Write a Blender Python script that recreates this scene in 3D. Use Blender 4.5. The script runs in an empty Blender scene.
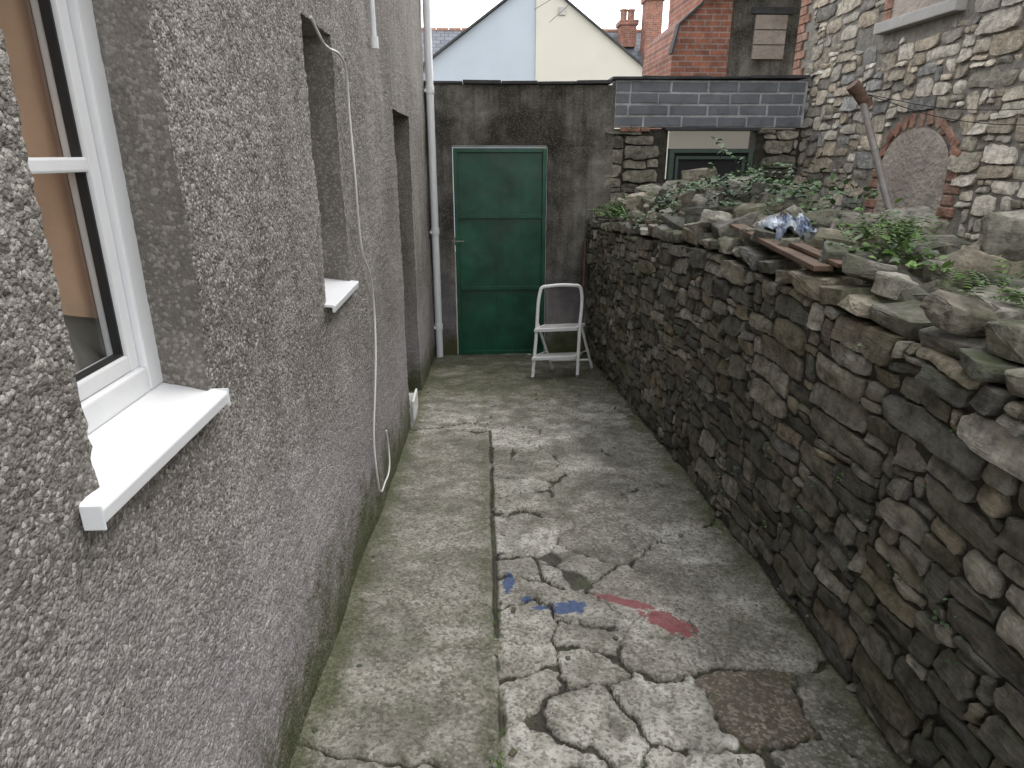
import bpy, bmesh, math, random
import numpy as np
from mathutils import Vector, Matrix, noise
random.seed(7); rng=np.random.default_rng(7)
sc=bpy.context.scene
sc.view_settings.view_transform='Standard'
try: sc.view_settings.look='None'
except Exception: pass
sc.view_settings.exposure=0

# ---------------------------------------------------------------- helpers
class NT:
    def __init__(s,name,disp=False):
        s.m=bpy.data.materials.new(name); s.m.use_nodes=True; s.t=s.m.node_tree
        s.b=s.t.nodes['Principled BSDF']; s._o=None
    def n(s,typ,**kw):
        nd=s.t.nodes.new(typ)
        for k,v in kw.items(): setattr(nd,k,v)
        return nd
    def l(s,a,b): s.t.links.new(a,b)
    def obj(s):
        if s._o is None: s._o=s.n('ShaderNodeTexCoord').outputs['Object']
        return s._o
    def noise(s,scale,detail=3,rough=.55,vec=None,dist=0):
        nd=s.n('ShaderNodeTexNoise'); nd.inputs['Scale'].default_value=scale
        nd.inputs['Detail'].default_value=detail; nd.inputs['Roughness'].default_value=rough
        nd.inputs['Distortion'].default_value=dist
        s.l(vec or s.obj(),nd.inputs['Vector']); return nd.outputs['Fac']
    def vor(s,scale,vec=None,rnd=1):
        nd=s.n('ShaderNodeTexVoronoi'); nd.inputs['Scale'].default_value=scale
        nd.inputs['Randomness'].default_value=rnd
        s.l(vec or s.obj(),nd.inputs['Vector']); return nd.outputs['Distance'],s.sep(nd.outputs['Color'])
    def ramp(s,fac,stops,interp='LINEAR'):
        nd=s.n('ShaderNodeValToRGB'); cr=nd.color_ramp; cr.interpolation=interp
        while len(cr.elements)<len(stops): cr.elements.new(.5)
        for e,(p,c) in zip(cr.elements,stops):
            e.position=p
            if not hasattr(c,'__len__'): c=(c,c,c)
            e.color=(c[0],c[1],c[2],1)
        s.l(fac,nd.inputs[0]); return nd.outputs[0]
    def mix(s,fac,a,b,mode='MIX'):
        nd=s.n('ShaderNodeMix',data_type='RGBA',blend_type=mode)
        for i,v in ((0,fac),(6,a),(7,b)):
            if isinstance(v,(int,float)): nd.inputs[i].default_value=v if i==0 else (v,v,v,1)
            elif isinstance(v,tuple): nd.inputs[i].default_value=(v[0],v[1],v[2],1)
            else: s.l(v,nd.inputs[i])
        return nd.outputs[2]
    def math(s,op,a,b=0.,clamp=False):
        nd=s.n('ShaderNodeMath',operation=op,use_clamp=clamp)
        for i,v in ((0,a),(1,b)):
            if isinstance(v,(int,float)): nd.inputs[i].default_value=v
            else: s.l(v,nd.inputs[i])
        return nd.outputs[0]
    def attr(s,name,out='Color'):
        nd=s.n('ShaderNodeAttribute'); nd.attribute_name=name; return nd.outputs[out]
    def sep(s,vec):
        nd=s.n('ShaderNodeSeparateXYZ'); s.l(vec,nd.inputs[0]); return nd.outputs
    def bump(s,h,strength=1,dist=.01,prev=None):
        nd=s.n('ShaderNodeBump'); nd.inputs['Strength'].default_value=strength
        nd.inputs['Distance'].default_value=dist; s.l(h,nd.inputs['Height'])
        if prev: s.l(prev,nd.inputs['Normal'])
        return nd.outputs[0]
    def fin(s,col=None,rough=.85,nrm=None,metal=0,spec=None):
        if col is not None:
            if isinstance(col,tuple): s.b.inputs['Base Color'].default_value=(*col,1)
            else: s.l(col,s.b.inputs['Base Color'])
        if isinstance(rough,(int,float)): s.b.inputs['Roughness'].default_value=rough
        else: s.l(rough,s.b.inputs['Roughness'])
        s.b.inputs['Metallic'].default_value=metal
        if spec is not None: s.b.inputs['Specular IOR Level'].default_value=spec
        if nrm: s.l(nrm,s.b.inputs['Normal'])
        return s.m

def link(ob,parent=None):
    bpy.context.collection.objects.link(ob)
    if parent: ob.parent=parent
    return ob
def empty(name,loc=(0,0,0)):
    e=bpy.data.objects.new(name,None); e.empty_display_size=.1; return link(e)
def mesh(name,V,Fc,mat,parent=None,smooth=False,cols=None,edge=None,sharp=None):
    me=bpy.data.meshes.new(name); me.from_pydata([tuple(v) for v in V],[],[tuple(f) for f in Fc]); 
    if cols is not None:
        a=me.color_attributes.new('Col','FLOAT_COLOR','POINT'); a.data.foreach_set('color',np.asarray(cols,dtype=np.float32).ravel())
    if edge is not None:
        a=me.attributes.new('edge','FLOAT','POINT'); a.data.foreach_set('value',np.asarray(edge,dtype=np.float32))
    if smooth: me.polygons.foreach_set('use_smooth',[True]*len(me.polygons))
    me.materials.append(mat); me.update()
    if sharp: me.set_sharp_from_angle(angle=math.radians(sharp))
    ob=bpy.data.objects.new(name,me); return link(ob,parent)
def box(name,lo,hi,mat,parent=None,bev=.003,rot=None,seg=2):
    bm=bmesh.new(); bmesh.ops.create_cube(bm,size=1)
    c=[(a+b)/2 for a,b in zip(lo,hi)]; s=[abs(b-a) for a,b in zip(lo,hi)]
    bmesh.ops.scale(bm,vec=s,verts=bm.verts)
    if bev: bmesh.ops.bevel(bm,geom=bm.edges[:],offset=min(bev,min(s)*.4),segments=seg,affect='EDGES',profile=.6)
    if rot: bmesh.ops.rotate(bm,cent=(0,0,0),matrix=rot,verts=bm.verts)
    bmesh.ops.translate(bm,vec=c,verts=bm.verts)
    me=bpy.data.meshes.new(name); bm.to_mesh(me); bm.free(); me.materials.append(mat)
    return link(bpy.data.objects.new(name,me),parent)
def tube(name,pts,r,mat,parent=None,cyclic=False,smooth=True,res=5):
    cu=bpy.data.curves.new(name,'CURVE'); cu.dimensions='3D'; cu.bevel_depth=r; cu.bevel_resolution=res; cu.use_fill_caps=True
    if smooth:
        sp=cu.splines.new('BEZIER'); sp.bezier_points.add(len(pts)-1)
        for bp,p in zip(sp.bezier_points,pts): bp.co=p; bp.handle_left_type=bp.handle_right_type='AUTO'
        sp.resolution_u=10
    else:
        sp=cu.splines.new('POLY'); sp.points.add(len(pts)-1)
        for bp,p in zip(sp.points,pts): bp.co=(*p,1)
    sp.use_cyclic_u=cyclic
    cu.materials.append(mat); return link(bpy.data.objects.new(name,cu),parent)
def gz(y): return -.099*y

# ---------------------------------------------------------------- materials
def mat_render(name,c1,c2,ground=True,pebble=1.,stain=.5,bd=.006,k=1.,br=(.35,.65)):
    t=NT(name); z=t.sep(t.obj())
    big=t.noise(1.6,4,.62); mid=t.noise(9,3,.6)
    base=t.mix(t.ramp(big,[(br[0],0),(br[1],1)]),c1,c2)
    base=t.mix(t.math('MULTIPLY',t.ramp(mid,[(.4,0),(.7,1)]),.35),base,tuple(v*.6 for v in c1))
    mp=t.n('ShaderNodeMapping'); mp.inputs['Scale'].default_value=(5,5,.5); t.l(t.obj(),mp.inputs[0])
    st=t.ramp(t.noise(1.6,3,.65,vec=mp.outputs[0]),[(.45,0),(.72,1)])
    base=t.mix(t.math('MULTIPLY',st,stain*.6),base,tuple(v*.42 for v in c1))
    v1,sx=t.vor(150*k); n1=t.noise(75*k,3,.75)
    speck=t.ramp(v1,[(.1,1),(.75,.5)])
    base=t.mix(.75*pebble,base,speck,'MULTIPLY')
    base=t.mix(t.math('MULTIPLY',t.ramp(sx[0],[(.70,0),(.8,1)]),.5*pebble),base,(.53,.50,.45))
    base=t.mix(t.math('MULTIPLY',t.ramp(sx[1],[(.78,0),(.86,1)]),.55*pebble),base,(.065,.057,.048))
    if ground:
        hz=t.math('ADD',z[2],t.math('MULTIPLY',z[1],.099))
        hz=t.math('ADD',hz,t.math('MULTIPLY',t.math('SUBTRACT',mid,.5),-.45))
        hz=t.math('ADD',hz,t.math('MULTIPLY',t.math('SUBTRACT',big,.5),-.4))
        g=t.ramp(hz,[(0,1),(.08,.85),(.30,0)])
        base=t.mix(t.math('MULTIPLY',g,.85),base,(.066,.078,.026))
        lt=t.ramp(hz,[(.15,0),(.35,1),(.6,.8),(1,0)])
        base=t.mix(t.math('MULTIPLY',lt,.28),base,(.50,.46,.50))
    h=t.math('ADD',t.math('MULTIPLY',t.math('SUBTRACT',1,v1),.55),t.math('MULTIPLY',n1,1.4))
    return t.fin(base,.92,t.bump(h,1,bd),spec=.2)
M_wall=mat_render('pebbledash',(.24,.215,.19),(.385,.355,.32),stain=.75)
M_reveal=mat_render('reveal_render',(.17,.152,.132),(.27,.245,.22),pebble=.5,stain=.8,bd=.003)  # wall colours scaled darker, painting shade into the reveals
M_back=mat_render('stained_render',(.06,.053,.043),(.28,.26,.22),pebble=.25,stain=1.3,bd=.004,k=.7,br=(.40,.66))

def mat_stone(name,moss=.5,k=1.,bumpd=.008,light=(.42,.39,.33),dark=.45,strata=6,er=.42,mr=(.47,.6)):
    t=NT(name); col=t.attr('Col'); e=t.attr('edge','Fac')
    n=t.noise(22,5,.68); n2=t.noise(5,4,.6)
    mp=t.n('ShaderNodeMapping'); mp.inputs['Scale'].default_value=(1,1,strata); t.l(t.obj(),mp.inputs[0])
    lay=t.noise(13,5,.7,vec=mp.outputs[0])
    c=t.mix(t.ramp(n,[(.32,0),(.62,1)]),t.mix(1,col,(dark,dark,dark),'MULTIPLY'),t.mix(1,col,(1.4,1.4,1.4),'MULTIPLY'))
    c=t.mix(t.math('MULTIPLY',t.ramp(lay,[(.55,0),(.7,1)]),.45*k),c,light)
    geo=t.n('ShaderNodeNewGeometry'); nz=t.sep(geo.outputs['Normal'])[2]
    mo=t.math('MULTIPLY',t.ramp(n2,[(mr[0],0),(mr[1],1)]),t.ramp(nz,[(-.2,.3),(.6,1)]))
    c=t.mix(t.math('MULTIPLY',mo,moss),c,(.055,.07,.022))
    c=t.mix(1,c,t.ramp(e,[(0,er),(.5,.9),(1,1)]),'MULTIPLY')  # stone edges darkened in colour, painting shade into the crevices
    h=t.math('ADD',t.math('MULTIPLY',n,1.2),t.math('MULTIPLY',lay,1.1))
    return t.fin(c,t.ramp(n2,[(.3,.6),(.7,.95)]),t.bump(h,1,bumpd),spec=.3)
M_dry=mat_stone('drystone',.5,.5,.012,light=(.36,.335,.28),mr=(.44,.6))
M_rock=mat_stone('rubble_stone',.6,.5,.009,strata=2,light=(.38,.36,.31),mr=(.42,.58))
M_house=mat_stone('house_stone',.0,.6,.012,(.52,.48,.41),.6,3,.6)

t=NT('mortar'); n=t.noise(18,5,.7)
M_mortar=t.fin(t.ramp(n,[(.3,(.15,.135,.115)),(.7,(.32,.29,.25))]),.95,t.bump(n,1,.02))
t=NT('dark_core'); n=t.noise(18,5,.7)
M_core=t.fin(t.ramp(n,[(.3,(.02,.018,.013)),(.7,(.075,.067,.05))]),.95,t.bump(n,1,.02))
t=NT('soil'); n=t.noise(14,6,.7); n2=t.noise(3,4)
c=t.mix(t.ramp(n2,[(.46,0),(.58,1)]),t.ramp(n,[(.3,(.035,.03,.022)),(.7,(.13,.115,.09))]),t.ramp(n,[(.3,(.02,.032,.01)),(.7,(.08,.10,.035))]))
M_soil=t.fin(c,.95,t.bump(n,1,.04))

# ---- path
t=NT('path_surface'); A=t.sep(t.attr('A')); B=t.sep(t.attr('B'))
fine=t.noise(60,4,.78); av,ax=t.vor(105); mid=t.noise(10,5,.7)
c=t.ramp(mid,[(.32,(.18,.17,.14)),(.5,(.33,.315,.275)),(.68,(.49,.475,.43))])
tone=t.ramp(A[1],[(0,(.38,.37,.36)),(.5,(1,.98,.94)),(1,(1.5,1.5,1.5))])
c=t.mix(1,c,tone,'MULTIPLY')
c=t.mix(t.ramp(A[2],[(.4,0),(.6,1)]),c,t.ramp(mid,[(.3,(.09,.068,.048)),(.7,(.20,.15,.11))]))
c=t.mix(t.math('MULTIPLY',t.ramp(ax[0],[(.6,0),(.75,1)]),.34),c,(.58,.54,.47))
c=t.mix(t.math('MULTIPLY',t.ramp(ax[1],[(.7,0),(.8,1)]),.5),c,(.055,.05,.04))
c=t.mix(t.math('MULTIPLY',t.ramp(fine,[(.38,1),(.5,0)]),.5),c,(.07,.062,.045))
dn=t.noise(2.9,6,.72,dist=.4)
damp=t.ramp(dn,[(.44,0),(.60,1)])
c=t.mix(t.math('MULTIPLY',damp,.5),c,(.062,.057,.038))
mf=t.math('ADD',B[2],t.math('MULTIPLY',t.math('SUBTRACT',t.noise(7,5,.72),.5),1.6))
mo=t.ramp(mf,[(.34,0),(.85,1)])
c=t.mix(t.math('MULTIPLY',mo,.74),c,t.ramp(fine,[(.3,(.03,.032,.011)),(.7,(.105,.115,.042))]))
pn=t.math('MULTIPLY',t.math('SUBTRACT',t.noise(26,5,.75),.5),1.6)
for out,col in ((B[0],(.025,.075,.22)),(B[1],(.30,.065,.075))):
    f=t.math('ADD',out,pn)
    c=t.mix(t.math('MULTIPLY',t.ramp(f,[(.5,0),(.58,1)]),.85),c,t.mix(t.ramp(fine,[(.4,0),(.6,.7)]),col,tuple(v*.35+.03 for v in col)))
cr=t.ramp(t.math('ADD',A[0],t.math('MULTIPLY',t.math('SUBTRACT',fine,.5),.6)),[(.35,0),(.75,1)])
c=t.mix(t.math('MULTIPLY',cr,.9),c,t.ramp(mid,[(.45,(.025,.021,.014)),(.6,(.045,.05,.017))]))
h=t.math('ADD',t.math('MULTIPLY',fine,.9),t.math('MULTIPLY',mid,1.1)); h=t.math('SUBTRACT',h,t.math('MULTIPLY',av,.3))
M_path=t.fin(c,t.mix(damp,.85,.5),t.bump(h,1,.008),spec=.35)

def simple(name,col,rough=.5,var=.15,sc_=12,bd=0,metal=0,dirt=0,dcol=(.05,.045,.035)):
    t=NT(name); n=t.noise(sc_,4,.6)
    c=t.ramp(n,[(.3,tuple(v*(1-var) for v in col)),(.7,tuple(min(1,v*(1+var)) for v in col))])
    if dirt: c=t.mix(t.math('MULTIPLY',t.ramp(t.noise(sc_*.5,6,.72),[(.48,0),(.7,1)]),dirt),c,dcol)
    return t.fin(c,rough,t.bump(t.noise(sc_*5,3),1,bd) if bd else None,metal)
M_upvc=simple('white_upvc',(.76,.765,.77),.3,.03,9,0,0,.22,(.42,.40,.36))
M_white=simple('white_paint',(.78,.78,.76),.4,.05,20,0,0,.25,(.38,.35,.3))
M_cable=simple('white_cable',(.66,.64,.60),.5,.05)
M_seal=simple('rubber_seal',(.015,.015,.015),.6)
M_slate=simple('slate_coping',(.05,.05,.05),.8,.4,9,.003)
M_wood=simple('old_wood',(.13,.08,.05),.8,.5,9,.004,0,.5)
M_rust=simple('rusty_steel',(.13,.075,.052),.8,.45,30,.003)
M_steel=simple('weathered_steel',(.25,.23,.21),.6,.3,25,.002,.3,.5,(.12,.06,.035))
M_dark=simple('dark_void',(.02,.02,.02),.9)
M_conc=simple('concrete_sill',(.46,.44,.41),.9,.15,15,.004,0,.3)
M_infill=simple('infill_render',(.40,.34,.29),.9,.35,5,.02,0,.75,(.2,.155,.125))
M_block=simple('painted_block',(.165,.175,.19),.8,.35,6,.008,0,.5,(.07,.07,.075))
M_bmort=simple('block_mortar',(.38,.38,.38),.9,.3,12,.003)
M_olive=simple('olive_timber',(.055,.085,.065),.6,.2,10,.002,0,.2)
M_door=simple('brown_door',(.10,.085,.07),.6,.2)
t=NT('gate_paint'); n=t.noise(3.0,6,.7); mp=t.n('ShaderNodeMapping'); mp.inputs['Scale'].default_value=(6,6,.6); t.l(t.obj(),mp.inputs[0])
s=t.noise(2,5,.7,vec=mp.outputs[0])
c=t.ramp(n,[(.33,(.001,.034,.017)),(.5,(.002,.068,.034)),(.68,(.006,.10,.052))])
c=t.mix(t.math('MULTIPLY',t.ramp(s,[(.48,0),(.72,1)]),.55),c,(.005,.02,.013))
c=t.mix(t.math('MULTIPLY',t.ramp(t.noise(30,5,.8),[(.65,0),(.71,1)]),.6),c,(.12,.07,.04))
M_gate=t.fin(c,.42,t.bump(t.noise(2.5,2),1,.015))
t=NT('brick_red'); br=t.n('ShaderNodeTexBrick'); mp=t.n('ShaderNodeMapping'); mp.inputs['Rotation'].default_value=(math.radians(-90),0,0)
t.l(t.obj(),mp.inputs[0]); t.l(mp.outputs[0],br.inputs['Vector'])
br.inputs['Color1'].default_value=(.36,.135,.08,1); br.inputs['Color2'].default_value=(.22,.09,.06,1); br.inputs['Mortar'].default_value=(.28,.23,.2,1)
br.inputs['Scale'].default_value=1; br.inputs['Brick Width'].default_value=.19; br.inputs['Row Height'].default_value=.062; br.inputs['Mortar Size'].default_value=.007
c=t.mix(.85,br.outputs['Color'],t.ramp(t.noise(6,5,.75),[(.3,.4),(.6,1.2)]),'MULTIPLY')
M_brick=t.fin(c,.9,t.bump(br.outputs['Fac'],-1,.006))
M_bk=simple('brick',(.31,.16,.11),.9,.45,12,.010,0,.85,(.32,.27,.21))
M_cream=simple('cream_render',(.60,.56,.48),.9,.05,1.5,0,0,.2,(.4,.37,.32))
M_pale=simple('pale_render',(.44,.48,.52),.9,.05,1.5,0,0,.2,(.36,.38,.40))
t=NT('slates'); br=t.n('ShaderNodeTexBrick'); t.l(t.obj(),br.inputs['Vector'])
br.inputs['Color1'].default_value=(.10,.11,.13,1); br.inputs['Color2'].default_value=(.16,.17,.19,1); br.inputs['Mortar'].default_value=(.04,.04,.045,1)
br.inputs['Scale'].default_value=1; br.inputs['Brick Width'].default_value=.3; br.inputs['Row Height'].default_value=.2; br.inputs['Mortar Size'].default_value=.012
M_slates=t.fin(br.outputs['Color'],.7,t.bump(br.outputs['Fac'],-1,.01))
def leafmat(name,a,b):
    t=NT(name); g=t.n('ShaderNodeNewGeometry'); c=t.ramp(g.outputs['Random Per Island'],[(0,a),(.6,b),(1,tuple(v*1.6 for v in b))])
    return t.fin(c,.5)
M_leaf=leafmat('leaf',(.035,.07,.015),(.09,.17,.03)); M_ivy=leafmat('ivy_leaf',(.02,.045,.015),(.06,.115,.035))
t=NT('glass'); tr=t.n('ShaderNodeBsdfTransparent'); tr.inputs[0].default_value=(.92,.94,.94,1); gl=t.n('ShaderNodeBsdfGlossy'); gl.inputs['Roughness'].default_value=.01
fr=t.n('ShaderNodeLayerWeight'); fr.inputs[0].default_value=.5; mx=t.n('ShaderNodeMixShader')
t.l(t.math('ADD',t.math('MULTIPLY',t.math('POWER',fr.outputs['Facing'],4.),.8),.07),mx.inputs[0]); t.l(tr.outputs[0],mx.inputs[1]); t.l(gl.outputs[0],mx.inputs[2])
t.l(mx.outputs[0],t.t.nodes['Material Output'].inputs[0]); M_glass=t.m
M_room=simple('peach_curtain',(.70,.46,.31),.9,.15,4)
M_net=simple('pale_cloth',(.65,.6,.52),.9,.1,4)

# ---------------------------------------------------------------- numpy noise
def vn(x,y,s,seed):
    x=np.asarray(x)*s+seed*17.3; y=np.asarray(y)*s+seed*5.7
    xi=np.floor(x).astype(np.int64); yi=np.floor(y).astype(np.int64); fx=x-xi; fy=y-yi
    fx=fx*fx*(3-2*fx); fy=fy*fy*(3-2*fy)
    def h(a,b):
        n=(a*374761393+b*668265263+seed*974634777)&0x7fffffff; n=((n^(n>>13))*1274126177)&0x7fffffff
        return ((n^(n>>16))&0xffff)/65535.
    return (h(xi,yi)*(1-fx)+h(xi+1,yi)*fx)*(1-fy)+(h(xi,yi+1)*(1-fx)+h(xi+1,yi+1)*fx)*fy
def fbm(x,y,s,seed,o=4):
    r=0;a=.5;tot=0
    for i in range(o): r=r+a*vn(x,y,s*2**i,seed+i); tot+=a; a*=.5
    return r/tot

# ---------------------------------------------------------------- PATH
ys=[-1.5]
while ys[-1]<6.72:
    y=ys[-1]; ys.append(y+(.04 if y<1.0 else .0055+.0035*(y-1.0)))
ys=np.array(ys); xs=np.linspace(-.54,1.22,300)
X,Y=np.meshgrid(xs,ys)
wx=X+(fbm(X,Y,5,1)-.5)*.16+(fbm(X,Y,22,2)-.5)*.05; wy=Y+(fbm(X,Y,5,3)-.5)*.16+(fbm(X,Y,22,4)-.5)*.05
seeds=[]
yy=.6
while yy<4.0:
    seeds.append((.12+random.uniform(-.05,.06),yy+random.uniform(-.04,.04),0))
    if random.random()<(.8 if yy<2.3 else .35): seeds.append((.30+random.uniform(-.05,.07),yy+.08+random.uniform(-.06,.06),0))
    yy+=random.uniform(.10,.30)
seeds+= [(.50,1.42,0),(.80,1.42,2),(1.06,1.35,4),(.85,1.12,4),(.55,1.10,0),(.55,1.68,1),(.9,1.80,1),(.50,2.02,1),(.78,2.2,1),(1.05,2.35,1),(.52,2.45,1),(.80,2.75,1),(.50,2.95,1),(.7,3.3,1),(1.0,3.4,1),(.45,3.7,1),(.8,3.95,1),(.3,4.5,3),(.75,4.8,3),(-.2,4.7,3),(.2,5.6,3),(.8,5.9,3),(-.25,6.2,3),(.5,.6,1),(.9,.4,1),(.4,0,1),(.9,-.4,1)]
seeds=np.array(seeds)
D=np.stack([np.hypot(wx-s[0],wy-s[1]) for s in seeds]); order=np.argsort(D,axis=0)
i1=order[0]; i2=order[1]
d1=np.take_along_axis(D,order[:1],0)[0]; d2=np.take_along_axis(D,order[1:2],0)[0]
F=d2-d1
slabr=rng.random(len(seeds)); tone=slabr[i1]; slabh=(rng.random(len(seeds))-.5)[i1]
kind=seeds[:,2][i1]; kind2=seeds[:,2][i2]
wid=.007+.06*fbm(X,Y,7,9)**2.4
big=((kind==1)|(kind==3))&((kind2==1)|(kind2==3))
vis=np.clip((fbm(X,Y,2.6,12,3)-.44)*10,0,1)
vis0=np.clip((fbm(X,Y,5,14,3)-.30)*8,.4,1)
crack=np.clip(1-F/np.where(big,wid*.6,wid),0,1); crack=np.where(big,crack*vis*np.where(kind==3,.7,1),crack*vis0)
crack=np.clip(crack*1.5,0,1)
seam=.035+(fbm(X,Y,3,20,3)-.5)*.03
left=(X<seam)&(Y<4.07+(fbm(X,Y,4,21)-.5)*.1)
seamd=np.clip(1.3-np.abs(X-seam)/.013,0,1)*(Y<4.1)
L=np.abs(Y-(1.33-.10*np.sin((X+.5)*4)+(fbm(X,Y,7,30)-.5)*.12)); cl=np.clip(1.2-L/.008,0,1)
L2=np.abs(Y-(4.05+(fbm(X,Y,6,31)-.5)*.2)); cl=np.maximum(cl,np.clip(1-L2/.025,0,1))
L3=np.abs(Y-(3.1+(X)*.5+(fbm(X,Y,6,33)-.5)*.2)); cl=np.maximum(cl,.5*np.clip(1-L3/.008,0,1))
crack=np.where(left,cl,crack)
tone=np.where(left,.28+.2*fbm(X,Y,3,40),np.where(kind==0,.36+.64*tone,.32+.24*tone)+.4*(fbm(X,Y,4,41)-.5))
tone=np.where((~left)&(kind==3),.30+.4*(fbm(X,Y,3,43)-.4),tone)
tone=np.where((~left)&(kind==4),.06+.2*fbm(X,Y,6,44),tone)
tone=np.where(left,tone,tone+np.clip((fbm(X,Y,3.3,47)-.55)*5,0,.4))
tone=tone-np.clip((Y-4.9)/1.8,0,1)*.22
slabh=np.where(left,.3,slabh*np.where(kind==0,1.3,.5))
crack=np.maximum(crack,seamd*np.clip((fbm(X,Y,6,45)-.22)*5,0,1))
pit=np.clip((fbm(X,Y,8,50)-.68)*7,0,1)*(~left)*(Y<4.6); crack=np.maximum(crack,pit*.55)
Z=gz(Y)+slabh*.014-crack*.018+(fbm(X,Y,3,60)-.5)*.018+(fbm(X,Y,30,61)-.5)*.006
brown=np.where(kind==2,1.,0.)*(~left)
def blob(cx,cy,rx,ry,a=0):
    c,s=math.cos(a),math.sin(a); u=(X-cx)*c+(Y-cy)*s; v=-(X-cx)*s+(Y-cy)*c
    return 1.15-np.hypot(u/rx,v/ry)*.65
blue=np.maximum.reduce([blob(.29,1.935,.065,.045),blob(.085,2.13,.022,.07),blob(.20,1.96,.04,.014),blob(.15,2.02,.02,.02)])
pink=np.maximum.reduce([blob(.50,1.97,.12,.024,-.5),blob(.63,1.84,.10,.05,-.7)])
wallm=np.clip(1-(X+.51)/.16,0,1)*1.0; wallr=np.clip(1-(1.12-X)/.30,0,1)*.9
moss=np.maximum.reduce([wallm,wallr,np.clip(1-np.abs(X-.0)/.14,0,1)*.66,.40+0*X,np.clip((Y-4.0)/1.6,0,.72)])
moss=np.where((X>.05)&(X<.8)&(Y<2.6),moss-.17,moss)
V=np.stack([X,Y,Z],-1).reshape(-1,3); ny,nx=X.shape
idx=np.arange(ny*nx).reshape(ny,nx); Fq=np.stack([idx[:-1,:-1],idx[:-1,1:],idx[1:,1:],idx[1:,:-1]],-1).reshape(-1,4)
me=bpy.data.meshes.new('path'); me.from_pydata(V.tolist(),[],Fq.tolist())
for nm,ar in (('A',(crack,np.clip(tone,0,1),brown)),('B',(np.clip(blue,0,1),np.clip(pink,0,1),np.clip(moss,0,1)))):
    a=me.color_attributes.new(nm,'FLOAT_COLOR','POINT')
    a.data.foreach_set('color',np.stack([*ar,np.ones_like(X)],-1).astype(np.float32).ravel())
me.polygons.foreach_set('use_smooth',[True]*len(me.polygons)); me.materials.append(M_path)
link(bpy.data.objects.new('path',me))
mesh('ground',[(-150,-150,-1.4),(150,-150,-1.4),(150,200,-1.4),(-150,200,-1.4)],[(0,1,2,3)],M_soil)

# ---------------------------------------------------------------- LEFT HOUSE
house=empty('pebbledash_house')
WX=-.512
ops=[(.80,1.175,.935,1.80,.093),(2.15,2.54,.895,1.75,.17),(4.20,5.10,-.48,1.62,.16)]
def lines(a,b,stepf,req):
    out=[a]; req=sorted(r for r in req if a<r<b)+[b]
    for r in req:
        while r-out[-1]>stepf(out[-1])*1.5: out.append(out[-1]+stepf(out[-1]))
        out.append(r)
    return out
ysL=lines(-1.5,6.72,lambda v:.03 if v<.3 else (.0055 if v<1.7 else (.014 if v<3 else .04)),[o for q in ops for o in q[:2]])
zsL=lines(-.85,3.9,lambda v:.02 if v<-.3 else (.008 if v<1.9 else .08),[o for q in ops for o in q[2:4]])
ysL=np.array(ysL); zsL=np.array(zsL)
def disp(P):
    out=np.array(P)
    a=fbm(P[:,1],P[:,2],60,70,3)-.5; b=fbm(P[:,1]+P[:,0]*1.3,P[:,2]-P[:,0],60,75,3)-.5; c=fbm(P[:,1],P[:,2],2,78,3)-.5
    d=fbm(P[:,2],P[:,1]+P[:,0],60,79,3)-.5
    out[:,0]+=a*.009+c*.03; out[:,1]+=b*.007; out[:,2]+=d*.007
    return out
Yg,Zg=np.meshgrid(ysL,zsL); n1,n2=Yg.shape
P=np.stack([np.full_like(Yg,WX),Yg,Zg],-1).reshape(-1,3)
idx=np.arange(n1*n2).reshape(n1,n2); Fq=np.stack([idx[:-1,:-1],idx[:-1,1:],idx[1:,1:],idx[1:,:-1]],-1).reshape(-1,4)
yc=(ysL[:-1]+ysL[1:])/2; zc=(zsL[:-1]+zsL[1:])/2; YC,ZC=np.meshgrid(yc,zc); keep=np.ones(YC.shape,bool)
for o in ops: keep&=~((YC>o[0])&(YC<o[1])&(ZC>o[2])&(ZC<o[3]))
Fq=Fq[keep.ravel()]
mesh('wall_face',disp(P),Fq,M_wall,house,True)
for k,o in enumerate(ops):
    for side in range(4):
        if side<2: ln=zsL[(zsL>=o[2]-1e-6)&(zsL<=o[3]+1e-6)]; fix=o[side]
        else: ln=ysL[(ysL>=o[0]-1e-6)&(ysL<=o[1]+1e-6)]; fix=o[side]
        xd=np.linspace(WX,WX-o[4]-.03,12 if k==0 else 7)
        A_,B_=np.meshgrid(ln,xd)
        if side<2: Pr=np.stack([B_,np.full_like(A_,fix),A_],-1)
        else: Pr=np.stack([B_,A_,np.full_like(A_,fix)],-1)
        a,b=A_.shape; ii=np.arange(a*b).reshape(a,b); fq=np.stack([ii[:-1,:-1],ii[:-1,1:],ii[1:,1:],ii[1:,:-1]],-1).reshape(-1,4)
        if side in(1,2): fq=fq[:,::-1]
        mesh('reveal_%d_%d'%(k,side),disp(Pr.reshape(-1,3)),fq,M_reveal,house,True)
box('body',(-5,-1.5,-1.3),(-1.3,6.70,3.9),M_wall,house,0)
box('wall_head',(-1.3,-1.5,3.86),(-.53,6.70,3.95),M_wall,house,0)  # unseen cap added to stop sky light leaking in from above
box('far_end',(-1.3,6.66,-1.3),(-.535,6.705,3.86),M_wall,house,0)
box('near_end',(-1.3,-1.5,-1.3),(-.535,-1.45,3.86),M_wall,house,0)
box('roof_edge',(-5.1,-1.6,3.96),(-.42,6.75,4.05),M_slate,house,0)
box('room_back',(-1.28,.5,.4),(-1.25,1.7,2.3),M_room,house,0)
box('room_side_far',(-1.25,1.45,.4),(-.66,1.47,2.3),M_room,house,0)
box('room_side_near',(-1.25,.5,.4),(-.66,.52,2.3),M_room,house,0)
box('room_ceiling',(-1.25,.52,1.95),(-.66,1.45,1.97),M_room,house,0)
box('room_floor',(-1.25,.52,.6),(-.66,1.45,.62),M_dark,house,0)
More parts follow.
